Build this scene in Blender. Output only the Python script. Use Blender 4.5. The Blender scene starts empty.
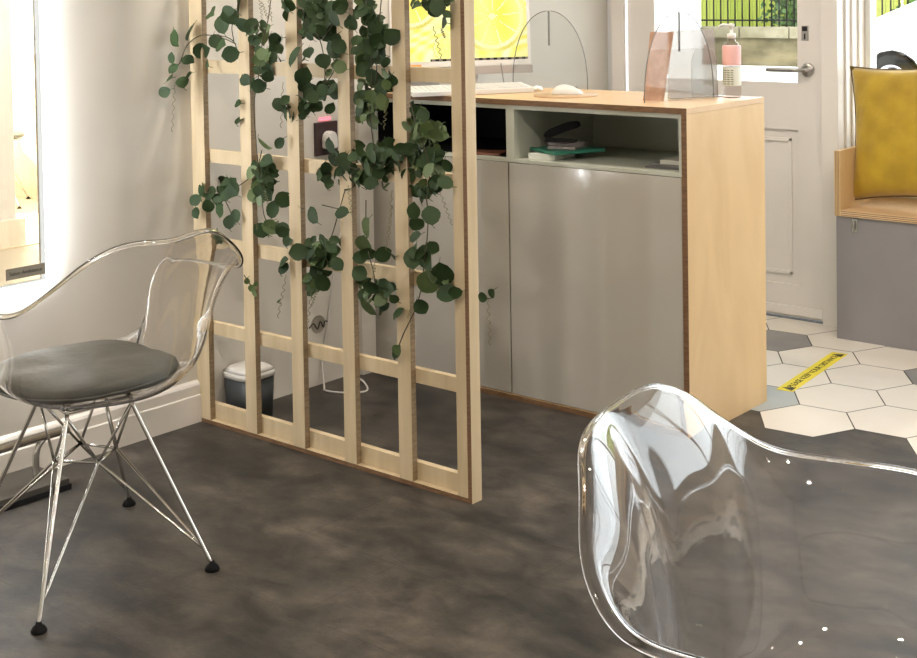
import bpy, bmesh, math, random
from mathutils import Vector, Matrix
from math import sin, cos, pi, sqrt, radians as R

S = bpy.context.scene
COL = S.collection
random.seed(7)

# ------------------------------------------------------------------ camera
FPX, CX, CY = 1326.65, 516.16, 32.01
CAM = Vector((3.4341, -2.8449, 1.3577))
FW = Vector((-0.6293687, 0.7764884, -0.0309968))
RT = Vector((0.7770680, 0.6292352, -0.0151138))
UP = Vector((-0.0077686, 0.0335987, 0.9994052))
cd = bpy.data.cameras.new('camera')
cam = bpy.data.objects.new('camera', cd); COL.objects.link(cam)
cd.sensor_width = 36; cd.sensor_fit = 'HORIZONTAL'; cd.lens = FPX / 917 * 36
cd.shift_x = (458.5 - CX) / 917; cd.shift_y = (CY - 329) / 917
cd.clip_start = .02; cd.clip_end = 200
cam.matrix_world = Matrix(((RT.x, UP.x, -FW.x, CAM.x), (RT.y, UP.y, -FW.y, CAM.y), (RT.z, UP.z, -FW.z, CAM.z), (0, 0, 0, 1)))
S.camera = cam

# ------------------------------------------------------------------ world, sun, exposure
S.view_settings.view_transform = 'Standard'; S.view_settings.look = 'None'
S.view_settings.gamma = 1; S.view_settings.use_curve_mapping = False
S.view_settings.exposure = 0.0
w = bpy.data.worlds.new('sky'); S.world = w; w.use_nodes = True
wb = w.node_tree.nodes['Background']; wb.inputs[0].default_value = (.90, .95, 1, 1); wb.inputs[1].default_value = 5.2
sl = bpy.data.lights.new('sun', 'SUN'); sl.energy = 1.0; sl.angle = .02; sl.color = (1, .93, .82)
so = bpy.data.objects.new('sun', sl); COL.objects.link(so)
so.rotation_euler = Vector((.25, .75, -1.0)).to_track_quat('-Z', 'Y').to_euler()   # sun high behind the shop: lights the street
# ceiling downlights (lamps of the room): position, power
LAMP_W = 25
LAMPS = [(1.7, -1.7), (3.4, -1.7), (1.7, -3.4), (3.4, -3.4), (.55, .1), (3.0, .2), (4.7, -.6)]

# ------------------------------------------------------------------ helpers
def at(px, py, ax, v):                      # where the ray through a pixel meets a real plane
    d = FW + RT * ((px - CX) / FPX) - UP * ((py - CY) / FPX)
    t = (v - CAM[ax]) / d[ax]
    return CAM + d * t

def mat(name, col, rough=.5, metal=0, **k):
    m = bpy.data.materials.new(name); m.use_nodes = True
    b = m.node_tree.nodes['Principled BSDF']
    b.inputs['Base Color'].default_value = (*col, 1); b.inputs['Roughness'].default_value = rough; b.inputs['Metallic'].default_value = metal
    for kk, v in k.items():
        b.inputs[kk.replace('_', ' ')].default_value = v
    return m

def noisy(name, c1, c2, rough=.5, scale=5, stretch=(1, 1, 1), detail=6, lo=.35, hi=.65, bump=0, bscale=None, dist=0, **k):
    m = mat(name, c1, rough, **k); nt = m.node_tree; b = nt.nodes['Principled BSDF']
    tc = nt.nodes.new('ShaderNodeTexCoord'); mp = nt.nodes.new('ShaderNodeMapping'); mp.inputs['Scale'].default_value = stretch
    n = nt.nodes.new('ShaderNodeTexNoise'); n.inputs['Scale'].default_value = scale; n.inputs['Detail'].default_value = detail
    n.inputs['Distortion'].default_value = dist
    r = nt.nodes.new('ShaderNodeValToRGB'); r.color_ramp.elements[0].position = lo; r.color_ramp.elements[1].position = hi
    r.color_ramp.elements[0].color = (*c1, 1); r.color_ramp.elements[1].color = (*c2, 1)
    nt.links.new(tc.outputs['Object'], mp.inputs['Vector']); nt.links.new(mp.outputs[0], n.inputs['Vector'])
    nt.links.new(n.outputs['Fac'], r.inputs[0]); nt.links.new(r.outputs[0], b.inputs['Base Color'])
    if bump:
        n2 = nt.nodes.new('ShaderNodeTexNoise'); n2.inputs['Scale'].default_value = bscale or scale * 6; n2.inputs['Detail'].default_value = 4
        bp = nt.nodes.new('ShaderNodeBump'); bp.inputs['Strength'].default_value = bump; bp.inputs['Distance'].default_value = .01
        nt.links.new(mp.outputs[0], n2.inputs['Vector']); nt.links.new(n2.outputs['Fac'], bp.inputs['Height']); nt.links.new(bp.outputs[0], b.inputs['Normal'])
    return m

def emit(name, col, s):
    m = bpy.data.materials.new(name); m.use_nodes = True; nt = m.node_tree; nt.nodes.clear()
    o = nt.nodes.new('ShaderNodeOutputMaterial'); e = nt.nodes.new('ShaderNodeEmission')
    e.inputs[0].default_value = (*col, 1); e.inputs[1].default_value = s; nt.links.new(e.outputs[0], o.inputs[0]); return m

def clear(name, tint=(.96, .97, .96), refl=1.0, rough=.0):   # thin clear sheet: transmits, reflects by angle
    m = bpy.data.materials.new(name); m.use_nodes = True; nt = m.node_tree; nt.nodes.clear()
    o = nt.nodes.new('ShaderNodeOutputMaterial'); t = nt.nodes.new('ShaderNodeBsdfTransparent'); t.inputs[0].default_value = (*tint, 1)
    g = nt.nodes.new('ShaderNodeBsdfGlossy'); g.inputs['Roughness'].default_value = rough; g.inputs[0].default_value = (refl, refl, refl, 1)
    f = nt.nodes.new('ShaderNodeFresnel'); ge = nt.nodes.new('ShaderNodeNewGeometry')   # same index from both sides of a thin sheet
    mr = nt.nodes.new('ShaderNodeMapRange'); mr.inputs['To Min'].default_value = 1.45; mr.inputs['To Max'].default_value = 1 / 1.45
    nt.links.new(ge.outputs['Backfacing'], mr.inputs['Value']); nt.links.new(mr.outputs[0], f.inputs[0])
    x = nt.nodes.new('ShaderNodeMixShader'); nt.links.new(f.outputs[0], x.inputs[0]); nt.links.new(t.outputs[0], x.inputs[1]); nt.links.new(g.outputs[0], x.inputs[2])
    nt.links.new(x.outputs[0], o.inputs[0]); return m

def new(name, bm, m=None, parent=None, smooth=False, kind=None, loc=None):
    me = bpy.data.meshes.new(name); bmesh.ops.recalc_face_normals(bm, faces=bm.faces); bm.to_mesh(me); bm.free()
    o = bpy.data.objects.new(name, me); COL.objects.link(o)
    if m:
        for mm in (m if isinstance(m, (list, tuple)) else [m]): me.materials.append(mm)
    if parent: o.parent = parent
    if smooth:
        for p in me.polygons: p.use_smooth = True
    if kind: o['kind'] = kind
    if loc: o.location = loc
    return o

def thing(name, label, cat, loc=(0, 0, 0), rz=0, group=None):
    o = bpy.data.objects.new(name, None); COL.objects.link(o); o.location = loc; o.rotation_euler = (0, 0, rz); o.empty_display_size = .05
    return tag(o, label, cat, group)
def tag(o, label, cat, group=None):
    o['label'] = label; o['category'] = cat
    if group: o['group'] = group
    return o

def box(bm, a, b, bev=0, mi=0, M=None):
    x0, y0, z0 = a; x1, y1, z1 = b
    vs = [bm.verts.new(v) for v in ((x0, y0, z0), (x1, y0, z0), (x1, y1, z0), (x0, y1, z0), (x0, y0, z1), (x1, y0, z1), (x1, y1, z1), (x0, y1, z1))]
    fs = [bm.faces.new([vs[i] for i in f]) for f in ((0, 3, 2, 1), (4, 5, 6, 7), (0, 1, 5, 4), (1, 2, 6, 5), (2, 3, 7, 6), (3, 0, 4, 7))]
    for f in fs: f.material_index = mi
    if bev:
        es = list({e for f in fs for e in f.edges})
        r = bmesh.ops.bevel(bm, geom=es, offset=bev, segments=2, affect='EDGES', profile=.7)
        vs = [v for v in r['verts']] + [v for v in vs if v.is_valid]
    if M:
        for v in set(v for v in vs if v.is_valid): v.co = M @ v.co
    return fs
def B(a, b, bev=0, M=None):
    bm = bmesh.new(); box(bm, a, b, bev, M=M); return bm

def tube(bm, pts, r, n=8, mi=0, closed=False, caps=True):
    pts = [Vector(p) for p in pts]; N = len(pts); rings = []
    rr = r if isinstance(r, (list, tuple)) else [r] * N
    prev = None
    for i, p in enumerate(pts):
        if closed: t = pts[(i + 1) % N] - pts[i - 1]
        else: t = pts[min(i + 1, N - 1)] - pts[max(i - 1, 0)]
        t.normalize()
        if prev is None:
            a = Vector((0, 0, 1)) if abs(t.z) < .9 else Vector((1, 0, 0)); u = t.cross(a).normalized()
        else: u = (prev - t * prev.dot(t)).normalized()
        prev = u; v = t.cross(u)
        rings.append([bm.verts.new(p + (u * cos(2 * pi * k / n) + v * sin(2 * pi * k / n)) * rr[i]) for k in range(n)])
    L = N if closed else N - 1
    for i in range(L):
        A, C = rings[i], rings[(i + 1) % N]
        for k in range(n):
            f = bm.faces.new((A[k], A[(k + 1) % n], C[(k + 1) % n], C[k])); f.material_index = mi; f.smooth = True
    if caps and not closed:
        bm.faces.new(rings[0][::-1]).material_index = mi; bm.faces.new(rings[-1]).material_index = mi

def smooth_path(P, n=6):
    P = [Vector(p) for p in P]; Q = [P[0] * 2 - P[1]] + P + [P[-1] * 2 - P[-2]]; o = []
    for i in range(1, len(Q) - 2):
        a, b, c, d = Q[i - 1:i + 3]
        for k in range(n):
            t = k / n; o.append(.5 * ((2 * b) + (c - a) * t + (2 * a - 5 * b + 4 * c - d) * t * t + (3 * b - a - 3 * c + d) * t ** 3))
    o.append(P[-1]); return o

def lathe(bm, prof, n=32, M=None, mi=0, sx=1, sy=1, caps=True):
    rings = []
    for r, z in prof:
        if r < 1e-6: rings.append([bm.verts.new((0, 0, z))])
        else: rings.append([bm.verts.new((r * sx * cos(2 * pi * k / n), r * sy * sin(2 * pi * k / n), z)) for k in range(n)])
    for A, C in zip(rings, rings[1:]):
        for k in range(n):
            q = [A[k % len(A)], A[(k + 1) % len(A)], C[(k + 1) % len(C)], C[k % len(C)]]
            u = []
            for v in q:
                if v not in u: u.append(v)
            if len(u) > 2: f = bm.faces.new(u); f.material_index = mi; f.smooth = True
    for rg, rev in ((rings[0], True), (rings[-1], False)):
        if caps and len(rg) > 1: bm.faces.new(rg[::-1] if rev else rg).material_index = mi
    if M:
        for rg in rings:
            for v in rg: v.co = M @ v.co

def prism(bm, poly, d, M=None, mi=0):       # polygon in XZ plane extruded along +Y by d
    a = [bm.verts.new((x, 0, z)) for x, z in poly]; b = [bm.verts.new((x, d, z)) for x, z in poly]
    n = len(a); bm.faces.new(a).material_index = mi; bm.faces.new(b[::-1]).material_index = mi
    for i in range(n): bm.faces.new((a[i], b[i], b[(i + 1) % n], a[(i + 1) % n])).material_index = mi
    if M:
        for v in a + b: v.co = M @ v.co

def frame_mat(o, ex, ez=Vector((0, 0, 1))):    # local X=ex, Y=out of plane, Z=ez at origin o
    ex = Vector(ex).normalized(); ez = Vector(ez).normalized(); ey = ez.cross(ex)
    return Matrix(((ex.x, ey.x, ez.x, o[0]), (ex.y, ey.y, ez.y, o[1]), (ex.z, ey.z, ez.z, o[2]), (0, 0, 0, 1)))

def text_obj(name, body, size, M, m, parent, depth=.0004):
    cu = bpy.data.curves.new(name, 'FONT'); cu.body = body; cu.size = size; cu.extrude = depth; cu.align_x = 'CENTER'; cu.align_y = 'CENTER'
    t = bpy.data.objects.new(name, cu); COL.objects.link(t)
    bpy.context.view_layer.update()
    me = bpy.data.meshes.new_from_object(t); bpy.data.objects.remove(t)
    o = bpy.data.objects.new(name, me); COL.objects.link(o); me.materials.clear(); me.materials.append(m)
    me.transform(M); o.parent = parent
    return o

# ------------------------------------------------------------------ materials
M_wall = noisy('warm_white_paint', (.585, .555, .50), (.615, .585, .53), .75, 2)
M_wallc = noisy('cool_white_paint', (.66, .66, .68), (.70, .70, .72), .7, 2)
M_trim = noisy('gloss_white_paint', (.72, .68, .62), (.76, .72, .66), .35, 3)
M_ceil = mat('ceiling_paint', (.75, .73, .70), .9)
M_door = noisy('door_white_paint', (.74, .70, .67), (.78, .74, .70), .4, 3)
M_birch = noisy('birch_wood', (.50, .39, .235), (.62, .50, .325), .55, 3, (9, 9, .9), 8, .3, .7, bump=.05)
M_birchp = noisy('birch_plywood_face', (.60, .40, .195), (.75, .54, .295), .45, 2.2, (2.2, 2.2, .7), 9, .25, .75, dist=1.2)
M_birchh = noisy('birch_plywood_top', (.62, .42, .23), (.72, .51, .31), .4, 2.2, (.8, 2.6, 1), 9, .25, .75, dist=1.)
M_edge = noisy('dark_plywood_edge', (.13, .065, .028), (.21, .115, .055), .6, 30, (1, 1, 6))
M_gloss = mat('glossy_grey_laminate', (.45, .425, .375), .13, 0, Coat_Weight=.4, Coat_Roughness=.05)
M_carc = mat('cabinet_white_laminate', (.47, .485, .415), .4)
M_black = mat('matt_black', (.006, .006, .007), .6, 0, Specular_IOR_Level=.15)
M_blackp = mat('black_plastic', (.012, .012, .013), .4, 0, Specular_IOR_Level=.25)
M_chrome = mat('chrome', (.72, .70, .66), .14, 1)
M_rubber = mat('black_rubber', (.004, .004, .004), .6, 0, Specular_IOR_Level=.12)
M_pad = noisy('grey_leatherette', (.085, .086, .072), (.105, .106, .09), .42, 14, bump=.15, bscale=40)
M_leaf = noisy('green_leaf', (.013, .030, .010), (.045, .080, .028), .55, 9, lo=.3, hi=.7, Specular_IOR_Level=.25)
M_leafl = noisy('light_green_leaf', (.06, .10, .03), (.12, .17, .06), .5, 9, lo=.3, hi=.7)
M_stem = mat('brown_stem', (.05, .045, .02), .6)
M_tend = mat('dry_green_tendril', (.16, .15, .07), .6)
M_white = mat('white_plastic', (.75, .74, .72), .35)
M_cable = mat('white_cable', (.62, .60, .57), .45)
M_alu = mat('silver_aluminium', (.70, .67, .64), .32, .35)
M_steel = mat('brushed_steel', (.40, .38, .36), .3, 1)
M_glass = clear('window_glass')
M_acr = clear('clear_acrylic', (.95, .955, .95))
M_acr2 = clear('acrylic_grey_tinted', (.88, .86, .85), .8, .05)
nt = M_acr2.node_tree; df = nt.nodes.new('ShaderNodeBsdfDiffuse'); df.inputs[0].default_value = (.62, .585, .56, 1); mx = nt.nodes.new('ShaderNodeMixShader'); mx.inputs[0].default_value = .5
ou = nt.nodes['Material Output']; nt.links.new(nt.nodes['Mix Shader'].outputs[0], mx.inputs[1]); nt.links.new(df.outputs[0], mx.inputs[2]); nt.links.new(mx.outputs[0], ou.inputs[0])
M_mirror = mat('mirror_silver', (.93, .93, .92), .0, 1)
M_grey = noisy('grey_painted_panel', (.235, .22, .235), (.265, .25, .26), .55, 3)
M_pc = bpy.data.materials.new('clear_polycarbonate'); M_pc.use_nodes = True
pb = M_pc.node_tree.nodes['Principled BSDF']; pb.inputs['Base Color'].default_value = (.965, .955, .95, 1); pb.inputs['Roughness'].default_value = .0
pb.inputs['Transmission Weight'].default_value = 1; pb.inputs['IOR'].default_value = 1.5; 

# ------------------------------------------------------------------ room shell
def vinyl():
    m = mat('dark_vinyl_floor', (.07, .06, .05), .5); nt = m.node_tree; b = nt.nodes['Principled BSDF']; N = nt.nodes.new; L = nt.links.new
    tc = N('ShaderNodeTexCoord'); mp = N('ShaderNodeMapping'); mp.inputs['Rotation'].default_value = (0, 0, R(0)); L(tc.outputs['Object'], mp.inputs[0])
    def noise(s, d, dist, st=(1, 1, 1)):
        mm = N('ShaderNodeMapping'); mm.inputs['Scale'].default_value = st; L(mp.outputs[0], mm.inputs[0])
        n = N('ShaderNodeTexNoise'); n.inputs['Scale'].default_value = s; n.inputs['Detail'].default_value = d; n.inputs['Distortion'].default_value = dist; n.inputs['Roughness'].default_value = .62; L(mm.outputs[0], n.inputs[0]); return n
    n1 = noise(2.6, 8, .4, (1, 1.6, 1)); n2 = noise(7, 10, .35, (1, 1.5, 1)); n3 = noise(60, 3, 0, (1, 3, 1))
    r1 = N('ShaderNodeValToRGB'); r1.color_ramp.elements[0].position = .34; r1.color_ramp.elements[1].position = .66
    r1.color_ramp.elements[0].color = (.019, .0185, .0165, 1); r1.color_ramp.elements[1].color = (.082, .070, .058, 1); L(n1.outputs[0], r1.inputs[0])
    r2 = N('ShaderNodeValToRGB'); r2.color_ramp.elements[0].position = .35; r2.color_ramp.elements[1].position = .7
    r2.color_ramp.elements[0].color = (.42, .42, .43, 1); r2.color_ramp.elements[1].color = (1.5, 1.46, 1.42, 1); L(n2.outputs[0], r2.inputs[0])
    x = N('ShaderNodeMixRGB'); x.blend_type = 'MULTIPLY'; x.inputs[0].default_value = 1; L(r1.outputs[0], x.inputs[1]); L(r2.outputs[0], x.inputs[2])
    r3 = N('ShaderNodeValToRGB'); r3.color_ramp.elements[0].position = .3; r3.color_ramp.elements[1].position = .7
    r3.color_ramp.elements[0].color = (.88, .88, .88, 1); r3.color_ramp.elements[1].color = (1.1, 1.1, 1.1, 1); L(n3.outputs[0], r3.inputs[0])
    y = N('ShaderNodeMixRGB'); y.blend_type = 'MULTIPLY'; y.inputs[0].default_value = 1; L(x.outputs[0], y.inputs[1]); L(r3.outputs[0], y.inputs[2])
    br = N('ShaderNodeTexBrick'); br.inputs['Color1'].default_value = (.90, .90, .90, 1); br.inputs['Color2'].default_value = (1.12, 1.10, 1.08, 1); br.inputs['Mortar'].default_value = (.72, .72, .72, 1)
    br.inputs['Scale'].default_value = 1; br.inputs['Mortar Size'].default_value = .0016; br.inputs['Brick Width'].default_value = .62; br.inputs['Row Height'].default_value = .31; L(mp.outputs[0], br.inputs[0])
    z = N('ShaderNodeMixRGB'); z.blend_type = 'MULTIPLY'; z.inputs[0].default_value = 1; L(y.outputs[0], z.inputs[1]); L(br.outputs[0], z.inputs[2])
    L(z.outputs[0], b.inputs['Base Color'])
    bp = N('ShaderNodeBump'); bp.inputs['Strength'].default_value = .12; bp.inputs['Distance'].default_value = .004; L(n3.outputs[0], bp.inputs['Height']); L(bp.outputs[0], b.inputs['Normal'])
    return m
X1, Y0, Y1, ZC = 5.6, -5.0, 2.30, 2.75
new('floor', B((-.05, Y0, -.05), (X1, Y1, 0)), vinyl(), kind='structure')
new('ceiling', B((-.045, Y0 - .1, ZC), (X1 + .1, Y1 + .2, ZC + .1)), M_ceil, kind='structure')
GY0, GY1, GZ0, GZ1 = -2.31, -.766, .552, 2.21        # glazed opening into the next room
bm = bmesh.new(); box(bm, (-.030, Y0, -.05), (-.018, GY0, ZC)); box(bm, (-.030, GY0, -.05), (-.018, GY1, GZ0)); box(bm, (-.030, GY0, GZ1), (-.018, GY1, ZC)); box(bm, (-.030, GY1, -.05), (-.018, -.192, ZC)); box(bm, (-.045, -.192, -.05), (.010, 2.03, ZC))
new('wall_left', bm, M_wall, kind='structure')
new('wall_back', B((-.15, Y0 - .1, -.05), (X1 + .1, Y0, ZC)), M_wall, kind='structure')
new('wall_right', B((X1, Y0, -.05), (X1 + .1, Y1 + .1, ZC)), M_wallc, kind='structure')
bm = bmesh.new()                                    # skirting with a stepped profile
prism(bm, [(-.018, 0), (.0, 0), (.0, .085), (-.004, .089), (-.004, .118), (-.008, .126), (-.018, .132)], Y1, Matrix.Translation((0, 0, 0)))
for v in bm.verts: v.co.y = Y0 if v.co.y < 1 else -.2316
new('baseboard_left', bm, M_trim, kind='structure')
# front (street) wall: door bay, reveal, window bay
DY = 2.03
bm = bmesh.new()
box(bm, (-.045, DY, -.05), (.055, DY + .12, ZC)); box(bm, (.055, DY, 2.12), (1.125, DY + .12, ZC))
new('wall_front', bm, M_wallc, kind='structure')
bm = bmesh.new()
box(bm, (1.085, DY + .0, -.05), (1.125, Y1 + .06, ZC)); box(bm, (1.125, Y1 - .04, -.05), (X1, Y1 + .08, .735)); box(bm, (1.125, Y1 - .04, 2.5), (X1, Y1 + .08, ZC))
new('wall_window_bay', bm, M_trim, kind='structure')
bm = bmesh.new()
for x0, x1, z1, t in ((.045, .108, 2.12, .022), (1.056, 1.128, 2.12, .022)): box(bm, (x0, DY - t, 0), (x1, DY, z1), .004)
box(bm, (.045, DY - .022, 2.06), (1.128, DY, 2.13), .004)
new('trim_1', bm, M_door, kind='structure')
bm = bmesh.new()
for y in (2.075, 2.135, 2.20): box(bm, (1.125, y, 0), (1.135, y + .018, 2.5), .003)
new('trim_2', bm, M_door, kind='structure')
# window 1: bay window, frame and sill, panes
win = new('window_1', B((1.125, Y1 - .06, .735), (X1, Y1 + .06, .765), .004), M_white, kind='structure')
bm = bmesh.new()
for x in (1.125, 2.25, 3.4, 4.5, X1 - .05): box(bm, (x, Y1 - .03, .765), (x + (.024 if x < 1.2 else .05), Y1 + .03, 2.5), .004)
box(bm, (1.125, Y1 - .03, 2.45), (X1, Y1 + .03, 2.5)); box(bm, (1.125, Y1 - .03, .765), (X1, Y1 + .03, .785))
new('window_frame', bm, M_white, win)
new('pane', B((1.145, Y1 - .003, .78), (X1 - .02, Y1 + .003, 2.46)), M_glass, win)
# door 1
DX0, DX1 = .110, 1.054
door = bpy.data.objects.new('door_1', None); COL.objects.link(door); door['kind'] = 'structure'
bm = bmesh.new(); t0, t1 = DY + .012, DY + .056
box(bm, (.252, t0, .008), (.938, t1, .14)); box(bm, (.252, t0, .775), (.938, t1, .968)); box(bm, (.252, t0, 1.93), (.938, t1, 2.055))
box(bm, (DX0, t0, .008), (.252, t1, 2.055)); box(bm, (.938, t0, .008), (DX1, t1, 2.055)); box(bm, (.252, t0 + .012, .14), (.938, t1 - .012, .775))
new('leaf', bm, M_door, door)
bm = bmesh.new()
for (x0, z0, x1, z1) in ((.29, .18, .905, .74),):
    for a, b in (((x0, z0), (x1, z0 + .014)), ((x0, z1 - .014), (x1, z1)), ((x0, z0), (x0 + .014, z1)), ((x1 - .014, z0), (x1, z1))):
        box(bm, (a[0], t0 + .004, a[1]), (b[0], t0 + .013, b[1]), .003)
new('panel_moulding', bm, M_door, door)
new('pane', B((.245, t0 + .018, .962), (.945, t0 + .026, 1.935)), M_glass, door)
new('weather_bar', B((DX0 + .01, t0 - .012, .018), (DX1 - .01, t0, .055), .004), M_door, door)
bm = bmesh.new(); MH = Matrix.Translation((.984, t0, 1.022)) @ Matrix.Rotation(R(90), 4, 'X')
lathe(bm, [(0.0001, 0), (.028, 0), (.028, .007), (.024, .010), (.011, .011), (.011, .04), (.0001, .041)], 28, MH)
tube(bm, smooth_path([(.984, t0 - .034, 1.022), (.95, t0 - .046, 1.022), (.92, t0 - .048, 1.022), (.825, t0 - .048, 1.022)], 4), .0095, 12)
new('handle', bm, M_steel, door)
bm = bmesh.new(); box(bm, (.958, t0 - .004, 1.140), (.988, t0, 1.200), .002)
lk = new('lock_plate', bm, M_steel, door)
bm = bmesh.new(); box(bm, (.962, t0 - .0055, 1.178), (.984, t0 - .004, 1.197)); box(bm, (.970, t0 - .0055, 1.145), (.976, t0 - .004, 1.168)); new('lock_slot', bm, M_blackp, lk)

# hexagon tiles by the door
HU, HV, HS, HR = 1.5356, .9092, .158, .0726
M_tw = noisy('cream_tile', (.74, .69, .62), (.80, .755, .69), .28, 3)
M_tg = noisy('grey_tile', (.20, .195, .195), (.26, .255, .25), .35, 4)
M_tb = noisy('pale_blue_grey_tile', (.36, .40, .41), (.42, .46, .47), .3, 4)
M_gr = mat('dark_grout', (.06, .05, .04), .9)
bm = bmesh.new(); tiles = []
greys = {(-1, 3): 1, (1, 2): 1, (2, 4): 1, (4, 2): 1, (3, 5): 1, (5, 4): 1, (-2, 2): 1, (6, 1): 1}
cr, sr = cos(HR), sin(HR)
def hexa(ci, cj, s, z, mi, clip=True):
    vs = []
    for (a, b) in ((-1, 0), (-.5, -.866), (.5, -.866), (1, 0), (.5, .866), (-.5, .866)):
        u = (ci + a * s) * HS; v = (cj + b * s) * HS
        vs.append((HU + cr * u - sr * v, HV + sr * u + cr * v))
    # clip to the room (y <= front wall)
    lim = lambda x: (DY if x < 1.125 else Y1 - .04)
    out = []
    for k, (x, y) in enumerate(vs):
        out.append((x, y))
    L = DY + .0 if sum(v[0] for v in vs) / 6 < 1.125 else Y1 - .04
    res = []
    for k in range(6):
        p, q = out[k], out[(k + 1) % 6]; ip, iq = p[1] <= L, q[1] <= L
        if ip: res.append(p)
        if ip != iq:
            t = (L - p[1]) / (q[1] - p[1]); res.append((p[0] + (q[0] - p[0]) * t, L))
    if len(res) < 3: return
    f = bm.faces.new([bm.verts.new((x, y, z)) for x, y in res]); f.material_index = mi
for i in range(-4, 26):
    for j in range(-1, 6):
        ci = 1.5 * i; cj = sqrt(3) * (j + (.5 if i % 2 else 0)); 
        if cj < -.01: continue
        cxw = HU + cr * ci * HS
        if cxw < .35 or cxw > X1 - .2: continue
        col = 0
        if (i, j) == (-1, 0): col = 2
        elif (i, j) in ((-2, 3), (1, 2)): col = 1
        elif (i + 2 * j) % 7 == 3 and (i > 3 or i < -3): col = 1
        hexa(ci, cj, 1.0, .0006, 3); hexa(ci, cj, .985, .0014, col)
new('floor_tiles', bm, [M_tw, M_tg, M_tb, M_gr], kind='structure')

# next room, seen through the glazed opening
M_pf = noisy('pale_grey_floor', (.42, .38, .32), (.50, .46, .40), .35, 2)
M_pf2 = noisy('pale_wood_floor', (.72, .62, .48), (.82, .72, .58), .4, 1.5, (1, 6, 1))
M_cream = mat('cream_paint', (.80, .76, .62), .8)
NX, NY0, NY1 = -8.0, -2.5, 2.02
new('floor_next_room', B((-3.22, NY0, -.05), (-.051, NY1, -.0)), M_pf, kind='structure')
new('floor_next_room_far', B((NX, NY0, -.05), (-3.221, NY1, .006)), M_pf2, kind='structure')
new('ceiling_next_room', B((NX - .1, NY0 - .1, ZC), (-.0455, NY1 + .1, ZC + .1)), M_ceil, kind='structure')
bm = bmesh.new(); box(bm, (NX - .1, NY0, -.05), (NX, NY1, ZC)); box(bm, (NX, NY1, -.05), (-.0455, NY1 + .1, ZC)); box(bm, (NX, NY0 - .1, -.05), (-.0455, NY0, ZC))
new('wall_next_room', bm, M_cream, kind='structure')
new('wall_column', B((-3.85, -2.0, 0), (-3.28, 1.05, ZC)), M_wallc, kind='structure')
bm = bmesh.new(); box(bm, (-3.87, -2.02, 0), (-3.25, 1.09, .15), .004); new('baseboard_column', bm, M_trim, kind='structure')

# ------------------------------------------------------------------ ceiling lamps
M_lamp = emit('lamp_glow', (1, .86, .68), 6)
LLAB = ['above the left armchair', 'above the right armchair', 'behind the left armchair', 'behind the right armchair', 'above the trellis and counter', 'above the hexagon tiles', 'by the right hand wall', 'nearest the opening in the next room', 'deepest in the next room']
for k, (x, y) in enumerate(LAMPS + [(-2.0, 1.5), (-5.2, 1.0)]):
    t = thing('ceiling_downlight', 'round white ceiling downlight ' + LLAB[k], 'ceiling light', (x, y, ZC), group='round downlights in the ceiling')
    bm = bmesh.new(); lathe(bm, [(.06, -.012), (.085, -.012), (.09, -.0), (.06, -.0)], 28); new('trim_ring', bm, M_white, t)
    bm = bmesh.new(); lathe(bm, [(.0001, -.006), (.06, -.006), (.06, -.001), (.0001, -.001)], 28); new('diffuser', bm, M_lamp, t)
    ld = bpy.data.lights.new('downlight', 'AREA'); ld.shape = 'DISK'; ld.size = .12; ld.energy = LAMP_W if k < 7 else (90, 420)[k - 7]; ld.color = (1, .885, .75)
    lo = bpy.data.objects.new('downlight_lamp', ld); COL.objects.link(lo); lo.parent = t; lo.location = (0, 0, -.02)

# ------------------------------------------------------------------ glazed panel with glowing edges in the left wall
MX = .012; my1, my0, mz0, mz1 = -.762, -2.32, .546, 2.22
t = thing('glazed_panel', 'large glass wall panel with brightly glowing white edges', 'glass panel', (0, (my0 + my1) / 2, mz0))
def P(o, par):                                     # world-space mesh under a thing
    o.matrix_parent_inverse = Matrix.Identity(4); L = par.location
    o.data.transform((Matrix.Translation(L) @ Matrix.Rotation(par.rotation_euler.z, 4, 'Z')).inverted()); return o
P(new('glass', B((MX - .006, my0, mz0), (MX, my1, mz1)), M_glass, t), t)
bm = bmesh.new()
for a_, b_ in (((my1 - .0055, mz0 + .004), (my1 - .004, mz1 - .004)), ((my0 + .007, mz0 + .004), (my0 + .011, mz1 - .004)), ((my0 + .0111, mz0 + .0045), (my1 - .0111, mz0 + .006)), ((my0 + .0111, mz1 - .011), (my1 - .0111, mz1 - .007))):
    box(bm, (-.0179, a_[0], a_[1]), (MX - .0065, b_[0], b_[1]))
P(new('edge_frame', bm, emit('lit_edge', (1, .99, .96), .95), t), t)
M_led = emit('led_strip', (.93, .96, 1), 70)
bm = bmesh.new()
for a_, b_ in (((my1 - .0038, mz0 + .004), (my1 - .0005, mz1 - .004)), ((my0 + .011, mz0 + .0005), (my1 - .011, mz0 + .004))):
    box(bm, (-.0175, a_[0], a_[1]), (MX - .0075, b_[0], b_[1]))
P(new('led_strip', bm, M_led, t), t)
pq = P(new('maker_plate', B((MX, -.895, .572), (MX + .002, -.775, .604), .001), mat('bronze_plate', (.30, .285, .24), .5, .2), t), t)
tx = text_obj('lettering', 'Salon Ambience', .0155, Matrix(((0, 0, 1, MX + .0022), (1, 0, 0, -.835), (0, 1, 0, .588), (0, 0, 0, 1))), mat('plate_letters', (.02, .018, .015), .5), pq)
tx.data.transform(Matrix.Translation(-t.location))

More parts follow.
